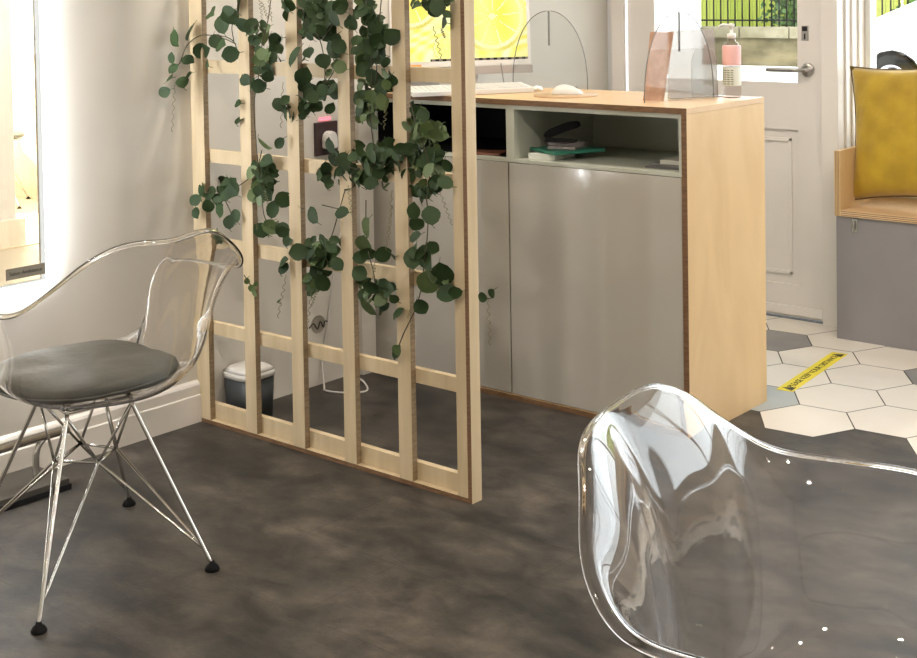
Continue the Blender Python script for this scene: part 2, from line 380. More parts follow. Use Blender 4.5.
# footrest
t = thing('salon_footrest', 'chrome rail footrest on a dark metal floor plate below the glass panel', 'footrest', (.1, -1.2, 0))
P(new('base_plate', B((.002, -1.75, 0), (.175, -.815, .03), .003), mat('dark_metal_plate', (.10, .09, .075), .35, .5), t), t)
P(new('plate_edge', B((.175, -1.75, 0), (.181, -.812, .016), .002), M_blackp, t), t)
bm = bmesh.new(); tube(bm, [(.10, -1.72, .14), (.10, -.77, .14)], .0125, 14)
P(new('rail', bm, M_chrome, t), t)
for y in (-.87, -1.62):
    bm = bmesh.new(); tube(bm, smooth_path([(.10, y, .03), (.10, y, .09), (.10, y + .01, .12), (.10, y + .035, .14)], 5), .0095, 12); P(new('post', bm, M_chrome, t), t)

# ------------------------------------------------------------------ plywood trellis screen
TY = -.2316; TW = 1.142; TD = .0396; TH = 2.15
t = thing('trellis_screen', 'pale birch trellis room divider carrying trailing green vines', 'trellis', (TW / 2, TY, 0))
def tp(name, a, b, m=M_birch, bev=.0008): return P(new(name, B(a, b, bev), m, t), t)
slx = [(.0, .046), (.222, .272), (.438, .489), (.658, .706), (.876, .926), (1.092, 1.128)]
M_edge2 = noisy('brown_slat_edge', (.19, .13, .07), (.28, .20, .115), .6, 30, (1, 1, 6))
for x0, x1 in slx:
    bm = bmesh.new(); fs = box(bm, (x0, TY, .0125), (x1, TY + .019, TH - .014))
    for f in fs:
        f.normal_update()
        if abs(f.normal.x) > .5: f.material_index = 1
    P(new('slat', bm, [M_birch, M_edge2], t), t)
for z in (.303, .572, .851, 1.134, 1.415, 1.695, 1.975): tp('rail', (.0, TY + .0195, z - .020), (1.128, TY + TD - .001, z + .020))
tp('bottom_rail', (.0, TY + .0195, .0125), (1.128, TY + TD - .001, .062))
bm = bmesh.new(); fs = box(bm, (0, TY + .001, 0), (1.128, TY + TD, .012)); 
for f in fs:
    f.normal_update()
    if f.calc_center_median().y < TY + .01 and abs(f.normal.y) > .5: f.material_index = 1
P(new('bottom_board', bm, [M_birch, M_edge], t), t)
for f_name, (x0, x1) in (('end_board', (1.1285, TW)), ('wall_board', (-.0175, -.0005))):
    bm = bmesh.new(); fs = box(bm, (x0, TY, 0), (x1, TY + TD, TH))
    for f in fs:
        f.normal_update()
        if f.normal.y < -.5: f.material_index = 1 if f_name == 'end_board' else 0
    P(new(f_name, bm, [M_birch, M_edge], t), t)
tp('top_board', (0, TY, TH - .013), (1.128, TY + TD, TH))

# ------------------------------------------------------------------ reception counter
CYF, CXR, CD = .5312, 1.3444, .479
t = thing('reception_counter', 'white gloss reception counter wrapped in birch plywood', 'counter', (.68, CYF + CD / 2, 0))
yb = CYF + CD
P(new('top', B((.012, CYF + .0015, .982), (CXR, yb, 1.0), .0006), M_birchh, t), t)
P(new('side_panel', B((CXR - .018, CYF + .0015, 0), (CXR, yb, .9815), .0006), M_birchp, t), t)
P(new('plinth_board', B((.012, CYF + .0015, .0), (CXR - .0185, yb, .016)), M_birchp, t), t)
bm = bmesh.new(); box(bm, (.012, CYF, .982), (CXR, CYF + .0014, 1.0)); box(bm, (CXR - .018, CYF, 0), (CXR, CYF + .0014, .9815)); box(bm, (.012, CYF, 0), (CXR - .0185, CYF + .0014, .016))
P(new('edge_band', bm, M_edge, t), t)
yi = CYF + .004
bm = bmesh.new()
box(bm, (.013, yi, .968), (CXR - .0185, yb - .02, .9815)); box(bm, (.013, yi, .792), (CXR - .0185, yb - .02, .803))
box(bm, (.645, yi, .803), (.679, yb - .02, .968)); box(bm, (.013, yi, .803), (.028, yb - .02, .968)); box(bm, (CXR - .030, yi, .803), (CXR - .0185, yb - .02, .968))
box(bm, (.679, yb - .03, .803), (CXR - .03, yb - .02, .968))
P(new('shelf_carcass', bm, M_carc, t), t)
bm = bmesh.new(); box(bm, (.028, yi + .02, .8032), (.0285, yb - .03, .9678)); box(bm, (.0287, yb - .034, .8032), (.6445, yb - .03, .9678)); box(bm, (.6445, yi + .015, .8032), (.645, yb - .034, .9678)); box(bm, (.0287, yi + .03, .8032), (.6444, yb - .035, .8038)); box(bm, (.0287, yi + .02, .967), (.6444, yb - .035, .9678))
P(new('shade_lining', bm, M_black, t), t)  # black sheets stand in for the darkness inside the left compartment
P(new('door', B((.014, CYF + .003, .020), (.6505, CYF + .021, .790), .0012), M_gloss, t), t)
P(new('door', B((.6565, CYF + .003, .020), (CXR - .021, CYF + .021, .790), .0012), M_gloss, t), t)
P(new('inner_body', B((.014, CYF + .024, .020), (CXR - .021, yb - .02, .790)), M_carc, t), t)

# pipe cover in the corner by the counter
tag(new('pipe_cover', B((.0105, .432, 0), (.055, .500, .97), .004), noisy('boxed_pipe_paint', (.50, .47, .42), (.56, .53, .48), .6, 8)), 'narrow pale boxed pipe cover standing between wall and counter', 'pipe cover')

# things on the open shelves
ZS = .8035
def flat(name, cx, cy, w_, d_, z, h, rz, m, label, cat, group=None, bev=.001):
    o = new(name, B((-w_ / 2, -d_ / 2, 0), (w_ / 2, d_ / 2, h), bev), m); o.location = (cx, cy, z); o.rotation_euler = (0, 0, rz); return tag(o, label, cat, group)
flat('white_box', .765, .625, .105, .12, ZS, .020, R(4), mat('card_white', (.60, .62, .56), .6), 'flat white card box under the green folder', 'box')
flat('green_folder', .800, .665, .17, .19, ZS + .0215, .010, R(-24), mat('green_plastic', (.03, .19, .13), .35), 'green plastic folder on the counter shelf', 'folder')
flat('paper_pad', .800, .675, .10, .12, ZS + .0325, .009, R(12), mat('paper_a', (.33, .30, .29), .7), 'grey paper pad stacked on the green folder', 'notepad')
flat('order_book', .795, .665, .075, .10, ZS + .0425, .008, R(-18), mat('paper_b', (.24, .21, .22), .7), 'small dark order book under the stapler', 'book')
st = thing('black_stapler', 'black stapler lying on top of the shelf papers', 'stapler', (.782, .655, ZS + .051), R(22))
bm = bmesh.new(); prism(bm, [(-.055, 0), (.05, 0), (.053, .008), (-.05, .012)], .03, Matrix.Translation((0, -.015, 0))); new('stapler_base', bm, M_blackp, st)
bm = bmesh.new(); prism(bm, [(-.056, .013), (-.04, .012), (.02, .036), (.06, .048), (.068, .060), (.055, .070), (.02, .066), (-.035, .045), (-.055, .030)], .034, Matrix.Translation((0, -.017, 0))); bmesh.ops.bevel(bm, geom=bm.edges[:], offset=.004, segments=2, affect='EDGES'); new('stapler_arm', bm, M_black, st)
flat('magazine', 1.225, .70, .16, .21, ZS, .006, R(8), mat('mag_a', (.14, .14, .15), .4), 'dark magazine at the bottom of the right shelf pile', 'magazine')
flat('booklet', 1.235, .69, .14, .18, ZS + .0065, .007, R(-6), mat('mag_b', (.20, .20, .20), .4), 'grey booklet in the middle of the right shelf pile', 'booklet')
flat('white_notebook', 1.255, .675, .105, .15, ZS + .014, .013, R(4), mat('mag_c', (.52, .52, .48), .5), 'white notebook on top of the right shelf pile', 'notebook')
flat('brown_envelope', .50, .60, .14, .10, ZS + .0008, .006, R(20), mat('brown_card', (.16, .06, .035), .6), 'small reddish brown box in the dark counter shelf', 'envelope')
bm = bmesh.new(); tube(bm, smooth_path([(.44, .90, .806), (.50, .88, .93), (.56, .86, .955), (.60, .80, .90), (.62, .70, .82), (.60, .62, .8075)], 6), .003, 8)
tag(new('black_cable', bm, mat('dark_cable', (.05, .05, .05), .4), smooth=True), 'thin dark cable looping inside the dark counter shelf', 'cable')

# ------------------------------------------------------------------ computer on the counter
az = R(35); ex = Vector((sin(az), cos(az), 0)); 
sc = Vector((.185, .845, 1.0)); tilt = R(4)
t = thing('desktop_computer', 'all in one desktop computer showing yellow lemon slices', 'computer', sc)
bk = Vector((-ex.y, ex.x, 0))                      # backwards
ez = (Vector((0, 0, 1)) * cos(tilt) + bk * sin(tilt))
FM = frame_mat(sc + Vector((0, 0, .050)), ex, ez)  # local x across, y = back, z = up the screen
HW = .268
P(new('screen_casing', B((-HW, 0, .030), (HW, .022, .40), .005, FM), M_white, t), t)
P(new('chin', B((-HW, -.001, 0), (HW + .004, .024, .0295), .002, FM), mat('grey_aluminium', (.42, .38, .36), .4, .2), t), t)
# lemon picture on the lit screen
nx, ny = 110, 80; bm = bmesh.new(); cl = bm.loops.layers.float_color.new('Col')
sw, z0s, z1s = HW - .014, .052, .386
grid = [[bm.verts.new(FM @ Vector((-sw + 2 * sw * i / nx, -.0006, z0s + (z1s - z0s) * j / ny))) for i in range(nx + 1)] for j in range(ny + 1)]
rl = random.Random(3)
lem = [(-.19, .29, .12), (.12, .215, .135), (-.03, .40, .10), (.27, .40, .09), (-.06, .10, .05)]
def lemcol(x, z):
    c = (1.0, .93, .30); g = .5 + .5 * sin(31 * x + 9 * sin(23 * z)) * sin(27 * z + 5 * sin(19 * x)); c = (1.0, .88 + .1 * g, .12 + .45 * g)
    for (cx_, cz_, r_) in lem:
        d = math.hypot(x - cx_, z - cz_) / r_; a = math.atan2(z - cz_, x - cx_)
        if d < 1.0:
            if d > .90: c = (.72, .62, .10)
            elif d > .80: c = (1.0, .93, .55)
            else:
                s = abs(((a / (2 * pi) * 9 + cx_ * 7) % 1) - .5)
                c = (1.0, .95, .60) if (s > .46 or d < .09) else (1.0, .80 + .12 * d + .05 * sin(20 * a), .03 + .12 * d)
            k_ = .55 + .25 * sin(40 * x + 6 * z); g0 = (1.0, .93, .38); c = tuple(a_ * k_ + b_ * (1 - k_) for a_, b_ in zip(c, g0))
            break
    return c
for j in range(ny):
    for i in range(nx):
        f = bm.faces.new((grid[j][i], grid[j][i + 1], grid[j + 1][i + 1], grid[j + 1][i])); x = -sw + 2 * sw * (i + .5) / nx; z = z0s + (z1s - z0s) * (j + .5) / ny
        c = lemcol(x, z)
        if j < 2 and i > 28: c = (.02, .02, .02) if (i // 3) % 2 else (.25, .2, .15)
        for l in f.loops: l[cl] = (*c, 1)
m = emit('screen_picture', (1, 1, 1), 1.15); at_ = m.node_tree.nodes.new('ShaderNodeVertexColor'); at_.layer_name = 'Col'; m.node_tree.links.new(at_.outputs[0], m.node_tree.nodes['Emission'].inputs[0])
P(new('screen', bm, m, t), t)
bm = bmesh.new(); MB = frame_mat(sc, ex)
box(bm, (-.10, -.055, 0), (.10, .11, .007), .003, M=MB); pr = [(-.075, .115), (.075, .115)]
box(bm, (-.075, .055, .006), (.075, .061, .14), .002, M=MB @ Matrix.Rotation(R(-8), 4, 'X'))
P(new('stand', bm, M_alu, t), t)
nb = new('sticky_note', B((-.212, -.0025, .012), (-.155, -.0015, .042), 0, FM), mat('orange_paper', (.85, .38, .10), .6)); tag(nb, 'small orange sticky note on the lower left computer bezel', 'sticky note')
bm = bmesh.new(); tube(bm, smooth_path([(.30, .93, 1.09), (.33, .90, 1.06), (.38, .86, 1.012), (.44, .86, 1.004), (.46, .93, 1.004)], 6), .0022, 6); tag(new('grey_cable', bm, mat('cable_grey', (.2, .19, .18), .5), smooth=True), 'thin grey cable curling below the computer screen', 'cable')
# keyboard
t = thing('computer_keyboard', 'long white keyboard at the counter front edge', 'keyboard', (.42, .70, 1.0))
ka = R(31); kx = Vector((sin(ka), cos(ka), 0)); K0 = Vector((.322, .432, 1.0)); KM = frame_mat(K0, kx) @ Matrix.Rotation(R(5), 4, 'X')
P(new('keyboard_body', B((0, 0, .001), (.44, .135, .018), .003, KM), M_white, t), t)
bm = bmesh.new()
for r_ in range(5):
    for c_ in range(20): box(bm, (.008 + c_ * .0208, .010 + r_ * .0222, .018), (.008 + c_ * .0208 + .0175, .010 + r_ * .0222 + .0185, .0205), .0, M=KM)
P(new('keys', bm, mat('key_white', (.66, .64, .63), .5), t), t)
# a crumpled sheet behind the keyboard
bm = bmesh.new(); PM = frame_mat((.44, .70, 1.0), kx)
g = [[bm.verts.new(PM @ Vector((i * .02, j * .02, .002 + .012 * abs(sin(i * 1.9 + j * .7)) * (i / 10) + .006 * (j % 2)))) for i in range(11)] for j in range(5)]
for j in range(4):
    for i in range(10): bm.faces.new((g[j][i], g[j][i + 1], g[j + 1][i + 1], g[j + 1][i]))
o = new('crinkled_paper', bm, mat('paper_white', (.78, .77, .78), .6)); tag(o, 'crinkled white paper sheet between keyboard and mouse mat', 'paper')
sd = o.modifiers.new('s', 'SOLIDIFY'); sd.thickness = .0006
# mouse mat and mouse
MC = Vector((.738, .742, 1.0))
bm = bmesh.new(); lathe(bm, [(.0001, 0), (.108, 0), (.108, .004), (.0001, .004)], 56)
tag(new('mouse_mat', bm, [noisy('cork_wood', (.50, .33, .19), (.60, .42, .26), .5, 12)], loc=MC), 'round thin wooden mouse mat on the counter', 'mouse mat')
t = thing('computer_mouse', 'white computer mouse resting on the round mat', 'mouse', MC + Vector((.0, .01, .0042)), R(38))
bm = bmesh.new(); bmesh.ops.create_icosphere(bm, subdivisions=4, radius=1)
for v in bm.verts:
    x, y, z = v.co; v.co = Vector((x * .054, y * .031 * (1 - .12 * x), max(0, z) * .033 * (1 - .28 * x - .12 * x * x)))
new('mouse_body', bm, M_white, t, True)
bm = bmesh.new(); bmesh.ops.create_cone(bm, cap_ends=True, segments=16, radius1=.006, radius2=.006, depth=.004, matrix=Matrix.Translation((.03, 0, .0215)) @ Matrix.Rotation(R(90), 4, 'X')); new('scroll_wheel', bm, mat('wheel_grey', (.3, .3, .3), .5), t)

# clear acrylic arches with a slot
def arch(label, o, ex_, W=.30, H=.283):
    M = frame_mat(o, ex_); pts = []
    n = 40
    for k in range(n + 1):
        a = pi * k / n; pts.append((-cos(a) * W / 2 * (1 + .0 * sin(a)), H * (sin(a) ** .86)))
    pts[0] = (-W / 2, 0); pts[-1] = (W / 2, 0); q = []
    for (x, z) in pts:
        q.append((x, z))
        if abs(x) < W * .02 and not any(abs(u[1] - H * .55) < 1e-3 for u in q):
            q.pop(); q += [(-.0022, H), (-.0022, H * .55), (.0022, H * .55), (.0022, H)]
    bm = bmesh.new(); prism(bm, q, .004, M); t = new('acrylic_arch_stand', bm, M_acr); tag(t, label, 'display stand')
    bm = bmesh.new(); path = [M @ Vector((x, .002, z)) for x, z in q]
    tube(bm, path, .0018, 6); e = new('polished_edge', bm, mat('acrylic_edge', (.20, .20, .19), .2), t); 
    return t
arch('clear arched acrylic stand with a slot behind the mouse', (.470, 1.0, 1.0), (1, 0.0, 0), .345)
arch('clear arched acrylic stand crossing the copper coloured card', (1.172, .775, 1.0), (.26, .966, 0), .30)
# copper coloured card, leaning
bm = bmesh.new(); a0 = Vector((1.075, .705, 1.0)); a1 = Vector((1.138, .718, 1.0)); up1 = Vector((.018, .020, .220))
m = noisy('copper_card', (.40, .22, .14), (.52, .31, .21), .55, 40)
vs = [a0, a1, a1 + up1 + Vector((.012, -.004, 0)), a0 + up1 + Vector((.0, .0, 0))]
th = Vector((.004, .007, 0)); f = [bm.verts.new(v) for v in vs] + [bm.verts.new(v + th) for v in vs]
for q in ((0, 1, 2, 3), (7, 6, 5, 4), (0, 4, 5, 1), (1, 5, 6, 2), (2, 6, 7, 3), (3, 7, 4, 0)): bm.faces.new([f[k] for k in q])
cc = tag(new('copper_card', bm, m), 'leaning copper brown card standing at the counter edge', 'card')
bm = bmesh.new(); d1 = (a1 - a0).normalized(); c0 = a0 + up1 * .93 + d1 * .03
tube(bm, [c0, c0 + d1 * .03], .0025, 6); new('card_clip', bm, M_blackp, cc)
# acrylic leaflet holder
t = thing('leaflet_holder', 'clear smoky acrylic leaflet holder beside the sanitiser bottle', 'leaflet holder', (1.20, .86, 1.0))
LM = frame_mat((1.10, .815, 1.0), Vector((.48, .877, 0)))
bm = bmesh.new(); prism(bm, [(0, 0), (.19, 0), (.175, .222), (.008, .222)], .003, LM); P(new('back_plate', bm, M_acr2, t), t)
bm = bmesh.new(); prism(bm, [(.07, .004), (.165, .004), (.165, .12), (.15, .155), (.11, .17), (.085, .155), (.07, .12)], .003, LM @ Matrix.Translation((0, -.035, 0))); P(new('front_pocket', bm, M_acr, t), t)
bm = bmesh.new(); tube(bm, [LM @ Vector((x, -.0345, z)) for x, z in [(.07, .004), (.07, .12), (.085, .155), (.11, .17), (.15, .155), (.165, .12), (.165, .004)]], .0012, 6); P(new('pocket_edge', bm, mat('pocket_edge', (.45, .43, .42), .2), t), t)
bm = bmesh.new(); box(bm, (.0, -.035, 0), (.19, 0, .003), M=LM); P(new('foot', bm, M_acr2, t), t)
# sanitiser bottle
t = thing('sanitiser_bottle', 'clear pump bottle of hand sanitiser at the counter back corner', 'bottle', (1.262, .947, 1.0)); t.scale = (1.15, 1.15, 1.12)
bm = bmesh.new(); lathe(bm, [(.0001, 0), (.024, 0), (.026, .004), (.026, .14), (.020, .158), (.011, .165), (.011, .172), (.0001, .172)], 28); new('bottle_body', bm, clear('bottle_clear', (.86, .83, .82)), t)
bm = bmesh.new(); lathe(bm, [(.0262, .095), (.0264, .096), (.0264, .150), (.0262, .151)], 28); new('pink_label', bm, mat('label_pink', (.85, .50, .48), .5), t)
bm = bmesh.new(); lathe(bm, [(.0262, .035), (.0264, .036), (.0264, .088), (.0262, .089)], 28); lb = new('white_label', bm, mat('label_white', (.72, .74, .66), .5), t)
bm = bmesh.new(); rr = random.Random(4)
for k in range(7):
    a = R(200 + 0) + 0; zz = .04 + k * .0065
    for s in range(4):
        a0_ = R(235 + s * 22); 
        M = Matrix.Rotation(a0_, 4, 'Z') @ Matrix.Translation((.0268, 0, zz)); box(bm, (-.0002, -.003 - rr.random() * .0012, 0), (.0002, .0035, .0022), M=M)
new('label_print', bm, mat('print_green', (.12, .16, .10), .6), lb)
bm = bmesh.new(); lathe(bm, [(.0001, .172), (.0125, .172), (.0125, .186), (.005, .188), (.005, .204), (.009, .206), (.009, .214), (.0001, .216)], 20); tube(bm, [(0, 0, .210), (-.02, -.016, .212), (-.028, -.022, .206)], .004, 8); new('pump', bm, M_white, t)

# ------------------------------------------------------------------ bench and cushion
BX, BY = 1.186, 1.8613
t = thing('window_bench', 'grey fronted window bench with plywood seat and arm', 'bench', (2.0, 2.05, 0))
P(new('front_panel', B((BX, BY + .004, 0), (2.9, BY + .022, .476)), M_grey, t), t)
P(new('bench_body', B((BX + .01, BY + .023, 0), (2.9, Y1 - .045, .476)), M_grey, t), t)
P(new('seat_board', B((BX + .0225, BY - .006, .477), (2.9, Y1 - .045, .500), .001), M_birchh, t), t)
bm = bmesh.new(); fs = box(bm, (BX - .002, BY - .006, .477), (BX + .022, Y1 - .065, .727), .001)
P(new('arm_panel', bm, M_birchp, t), t)
bm = bmesh.new()
for z in (.482, .489, .496): box(bm, (BX + .024, BY - .0066, z - .0009), (2.9, BY - .006, z + .0009))
for x in (.003, .009, .015): box(bm, (BX + x, BY - .0066, .478), (BX + x + .0016, BY - .006, .726))
P(new('ply_edge_lines', bm, M_edge, t), t)
bm = bmesh.new(); box(bm, (1.252, BY - .001, .418), (1.274, BY + .004, .470), .001); lt = P(new('latch', bm, M_chrome, t), t)
bm = bmesh.new(); tube(bm, [(1.263, BY - .006, .464), (1.263, BY - .009, .445), (1.263, BY - .004, .428)], .004, 8); P(new('latch_hook', bm, M_steel, lt), t)
# cushion
M_yel = noisy('mustard_velvet', (.40, .25, .004), (.52, .34, .010), .65, 9, bump=.25, bscale=14, Sheen_Weight=.4)
t = thing('yellow_cushion', 'square mustard yellow velvet cushion propped on the bench', 'cushion', (1.415, 1.975, .505), R(-3))
bm = bmesh.new(); n = 26; W = .265
def pil(u, v, sgn):
    e = (1 - abs(u) ** 2.6) * (1 - abs(v) ** 2.6); e = max(e, 0) ** .52; pin = 1 - .11 * (1 - abs(v) ** 2) * abs(u) ** 2; piv = 1 - .09 * (1 - abs(u) ** 2) * abs(v) ** 2
    wr = .004 * sin(14 * u + 5 * v) * sin(9 * v - 3 * u) * e
    return Vector((u * W * pin, sgn * (.072 * e + wr), W + v * W * piv))
for sgn in (-1, 1):
    g = [[bm.verts.new(pil(-1 + 2 * i / n, -1 + 2 * j / n, sgn)) for i in range(n + 1)] for j in range(n + 1)]
    for j in range(n):
        for i in range(n): bm.faces.new((g[j][i], g[j][i + 1], g[j + 1][i + 1], g[j + 1][i]))
bmesh.ops.remove_doubles(bm, verts=bm.verts, dist=.0006)
TLT = Matrix.Translation((-W + .03, 0, .012)) @ Matrix.Rotation(R(-4), 4, 'Y') @ Matrix.Translation((W, 0, 0)) @ Matrix.Rotation(R(-10), 4, 'X')
for v in bm.verts: v.co = TLT @ v.co
new('cushion_cover', bm, M_yel, t, True)
bm = bmesh.new(); path = []
for k in range(4):
    for s in range(16):
        q = -1 + 2 * s / 16; u, v = ((q, -1), (1, q), (-q, 1), (-1, -q))[k]; path.append(TLT @ pil(u, v, 0))
tube(bm, path, .0035, 6, closed=True); new('piping', bm, mat('dark_piping', (.12, .075, .02), .7), t, True)

# ------------------------------------------------------------------ floor sticker
a, b_ = at(784.5, 390.5, 2, .002), at(840, 353, 2, .002); a.z = b_.z = .0015
dx = (b_ - a); Ls = dx.length; dx.normalize(); SM = frame_mat(a, dx); SM = Matrix(((dx.x, -dx.y, 0, a.x), (dx.y, dx.x, 0, a.y), (0, 0, 1, .0015), (0, 0, 0, 1)))
bm = bmesh.new(); box(bm, (0, -.03, 0), (Ls, .03, .0006), M=SM)
t = new('floor_sticker', bm, mat('yellow_vinyl', (.80, .66, .04), .5)); tag(t, 'yellow distancing tape sticker across the hexagon tiles', 'sticker')
M_ink = mat('black_ink', (.03, .03, .015), .6)
text_obj('lettering', 'PLEASE KEEP YOUR DISTANCE', .033, SM @ Matrix.Translation((Ls / 2, -.002, .0009)), M_ink, t)
for s in (0, 1):
    bm = bmesh.new(); x = .03 if s == 0 else Ls - .03
    vs = [bm.verts.new(SM @ Vector(p)) for p in ((x - .022, -.022, .0009), (x + .022, -.022, .0009), (x, .022, .0009))]; bm.faces.new(vs); new('warning_triangle', bm, M_ink, t)

# ------------------------------------------------------------------ waste bin, socket, cables
t = thing('waste_bin', 'small dark grey waste bin with white lid behind the trellis', 'bin', (.088, -.108, 0))
def rr_box(bm, w0, d0, z0, w1, d1, z1, n=6, e=4.0):
    N = 40
    def ring(w_, d_, z): return [bm.verts.new((w_ * math.copysign(abs(cos(2 * pi * k / N)) ** (2 / e), cos(2 * pi * k / N)), d_ * math.copysign(abs(sin(2 * pi * k / N)) ** (2 / e), sin(2 * pi * k / N)), z)) for k in range(N)]
    A = ring(w0, d0, z0); C = ring(w1, d1, z1)
    for k in range(N): bm.faces.new((A[k], A[(k + 1) % N], C[(k + 1) % N], C[k])).smooth = True
    bm.faces.new(A[::-1]); bm.faces.new(C)
bm = bmesh.new(); rr_box(bm, .062, .060, 0, .068, .066, .135); new('bin_body', bm, mat('dark_grey_plastic', (.035, .04, .042), .4), t)
bm = bmesh.new(); rr_box(bm, .071, .069, .136, .070, .068, .155); rr_box(bm, .070, .068, .155, .052, .05, .168); new('lid', bm, mat('lid_white', (.62, .60, .56), .4), t)

t = thing('wall_socket', 'dark wall socket with a white plug behind the trellis', 'socket', (.0105, .312, .855))
new('socket_plate', B((0, -.052, -.058), (.010, .052, .058), .003), mat('dark_brown_plate', (.05, .03, .03), .35), t)
bm = bmesh.new(); prism(bm, [(-.026, -.03), (.026, -.03), (.026, .006), (.02, .024), (0, .032), (-.02, .024), (-.026, .006)], .03, Matrix(((0, 1, 0, .010), (1, 0, 0, 0), (0, 0, 1, -.004), (0, 0, 0, 1))))
bmesh.ops.bevel(bm, geom=bm.edges[:], offset=.004, segments=2, affect='EDGES')
new('plug', bm, M_white, t)
new('indicator_light', B((.0, -.028, .062), (.008, .024, .074), .002), emit('pink_led', (1, .25, .3), 1.6), t)
bm = bmesh.new(); tube(bm, smooth_path([(.042, .312, .825), (.046, .318, .74), (.035, .36, .66), (.03, .40, .60), (.024, .36, .5), (.020, .33, .36), (.018, .30, .2), (.022, .27, .08), (.05, .25, .006), (.09, .22, .0045), (.16, .242, .0045), (.205, .30, .0045), (.12, .37, .0045), (.03, .40, .0045)], 8), .0032, 8)
tag(new('white_cable', bm, M_cable, smooth=True), 'white power cable hanging from the socket to the floor', 'cable')
bm = bmesh.new(); tube(bm, smooth_path([(.05, .50, .97), (.06, .515, .80), (.06, .52, .70), (.062, .515, .64), (.058, .49, .58), (.06, .47, .50)], 6), .003, 8)
t = thing('cable_clip', 'round clear wall clip with a knotted black cord behind trellis', 'cable clip', (.0105, .262, .212))
bm = bmesh.new(); lathe(bm, [(.0001, 0), (.032, 0), (.030, .006), (.0001, .008)], 28, Matrix.Rotation(R(90), 4, 'Y')); new('clip_disc', bm, clear('clip_clear', (.85, .84, .82)), t)
bm = bmesh.new(); tube(bm, smooth_path([(.011, -.05, -.002), (.012, -.03, .01), (.014, -.015, -.012), (.013, 0, .012), (.014, .012, -.010), (.012, .022, .008), (.011, .035, .004)], 5), .0022, 6); new('black_cord', bm, M_blackp, t, True)

# ------------------------------------------------------------------ clear moulded armchairs
RIM = [(0.0, 0.252, 0.806), (0.119, 0.229, 0.811), (0.198, 0.196, 0.778), (0.272, 0.162, 0.721), (0.314, 0.100, 0.676), (0.327, 0.0, 0.669), (0.327, -0.093, 0.668), (0.313, -0.164, 0.660), (0.293, -0.206, 0.618), (0.276, -0.213, 0.552), (0.258, -0.220, 0.491), (0.217, -0.251, 0.458), (0.123, -0.283, 0.447), (0.0, -0.292, 0.445)]
def shell_mesh():
    half = smooth_path(RIM, 3); st = half + [Vector((-v.x, v.y, v.z)) for v in half[-2:0:-1]]
    bm = bmesh.new(); rings = []
    K = 9
    cen = Vector((0, .0, 0))
    cols = []
    for r_ in st:
        th_ = math.atan2(r_.x, r_.y)
        if r_.z > .5: o_ = Vector((r_.x, r_.y, 0)).normalized(); r_ = r_ - o_ * .012
        fr = (1 - cos(th_)) / 2                        # 0 back .. 1 front
        F = Vector((.165 * sin(th_), -.02 + .150 * cos(th_), (.414 + .008 * fr)))
        h = r_.z - F.z; side = abs(sin(th_)) * min(1, max(0, (h - .06) / .15)); out = Vector((r_.x - F.x, r_.y - F.y, 0)); ol = out.length; od = out / ol
        bkf = max(0, cos(th_)) ** 1.5
        c1 = F + out * (.80 - .55 * bkf) + Vector((0, 0, h * .02))
        flare = (.055 * side + .02)
        c2 = r_ - od * (flare * min(1, h / .2) + .095 * bkf) - Vector((0, 0, h * (.42 - .12 * side)))
        if h < .09: c1 = F + out * .5; c2 = r_ - out * .25 + Vector((0, 0, .006))
        col = []
        for k in range(K + 1):
            t_ = k / K; col.append(F * (1 - t_) ** 3 + c1 * 3 * t_ * (1 - t_) ** 2 + c2 * 3 * t_ * t_ * (1 - t_) + r_ * t_ ** 3)
        lip = min(1, max(.25, (h - .03) / .15))
        col.append(r_ + od * .010 * lip + Vector((0, 0, -.003)) * lip); col.append(r_ + od * .015 * lip + Vector((0, 0, -.011)) * lip)
        cols.append(col)
    N = len(cols); V = [[bm.verts.new(p) for p in c] for c in cols]
    for i in range(N):
        A, C = V[i], V[(i + 1) % N]
        for k in range(len(A) - 1): bm.faces.new((A[k], C[k], C[k + 1], A[k + 1]))
    r1 = [bm.verts.new(Vector((c[0].x * .62, -.02 + (c[0].y + .02) * .62, c[0].z - .004))) for c in cols]
    r2 = [bm.verts.new(Vector((c[0].x * .25, -.02 + (c[0].y + .02) * .25, c[0].z - .006))) for c in cols]
    cv = bm.verts.new((0, -.02, .410))
    for i in range(N):
        j = (i + 1) % N; bm.faces.new((r1[i], r1[j], V[j][0], V[i][0])); bm.faces.new((r2[i], r2[j], r1[j], r1[i])); bm.faces.new((cv, r2[j], r2[i]))
    return bm
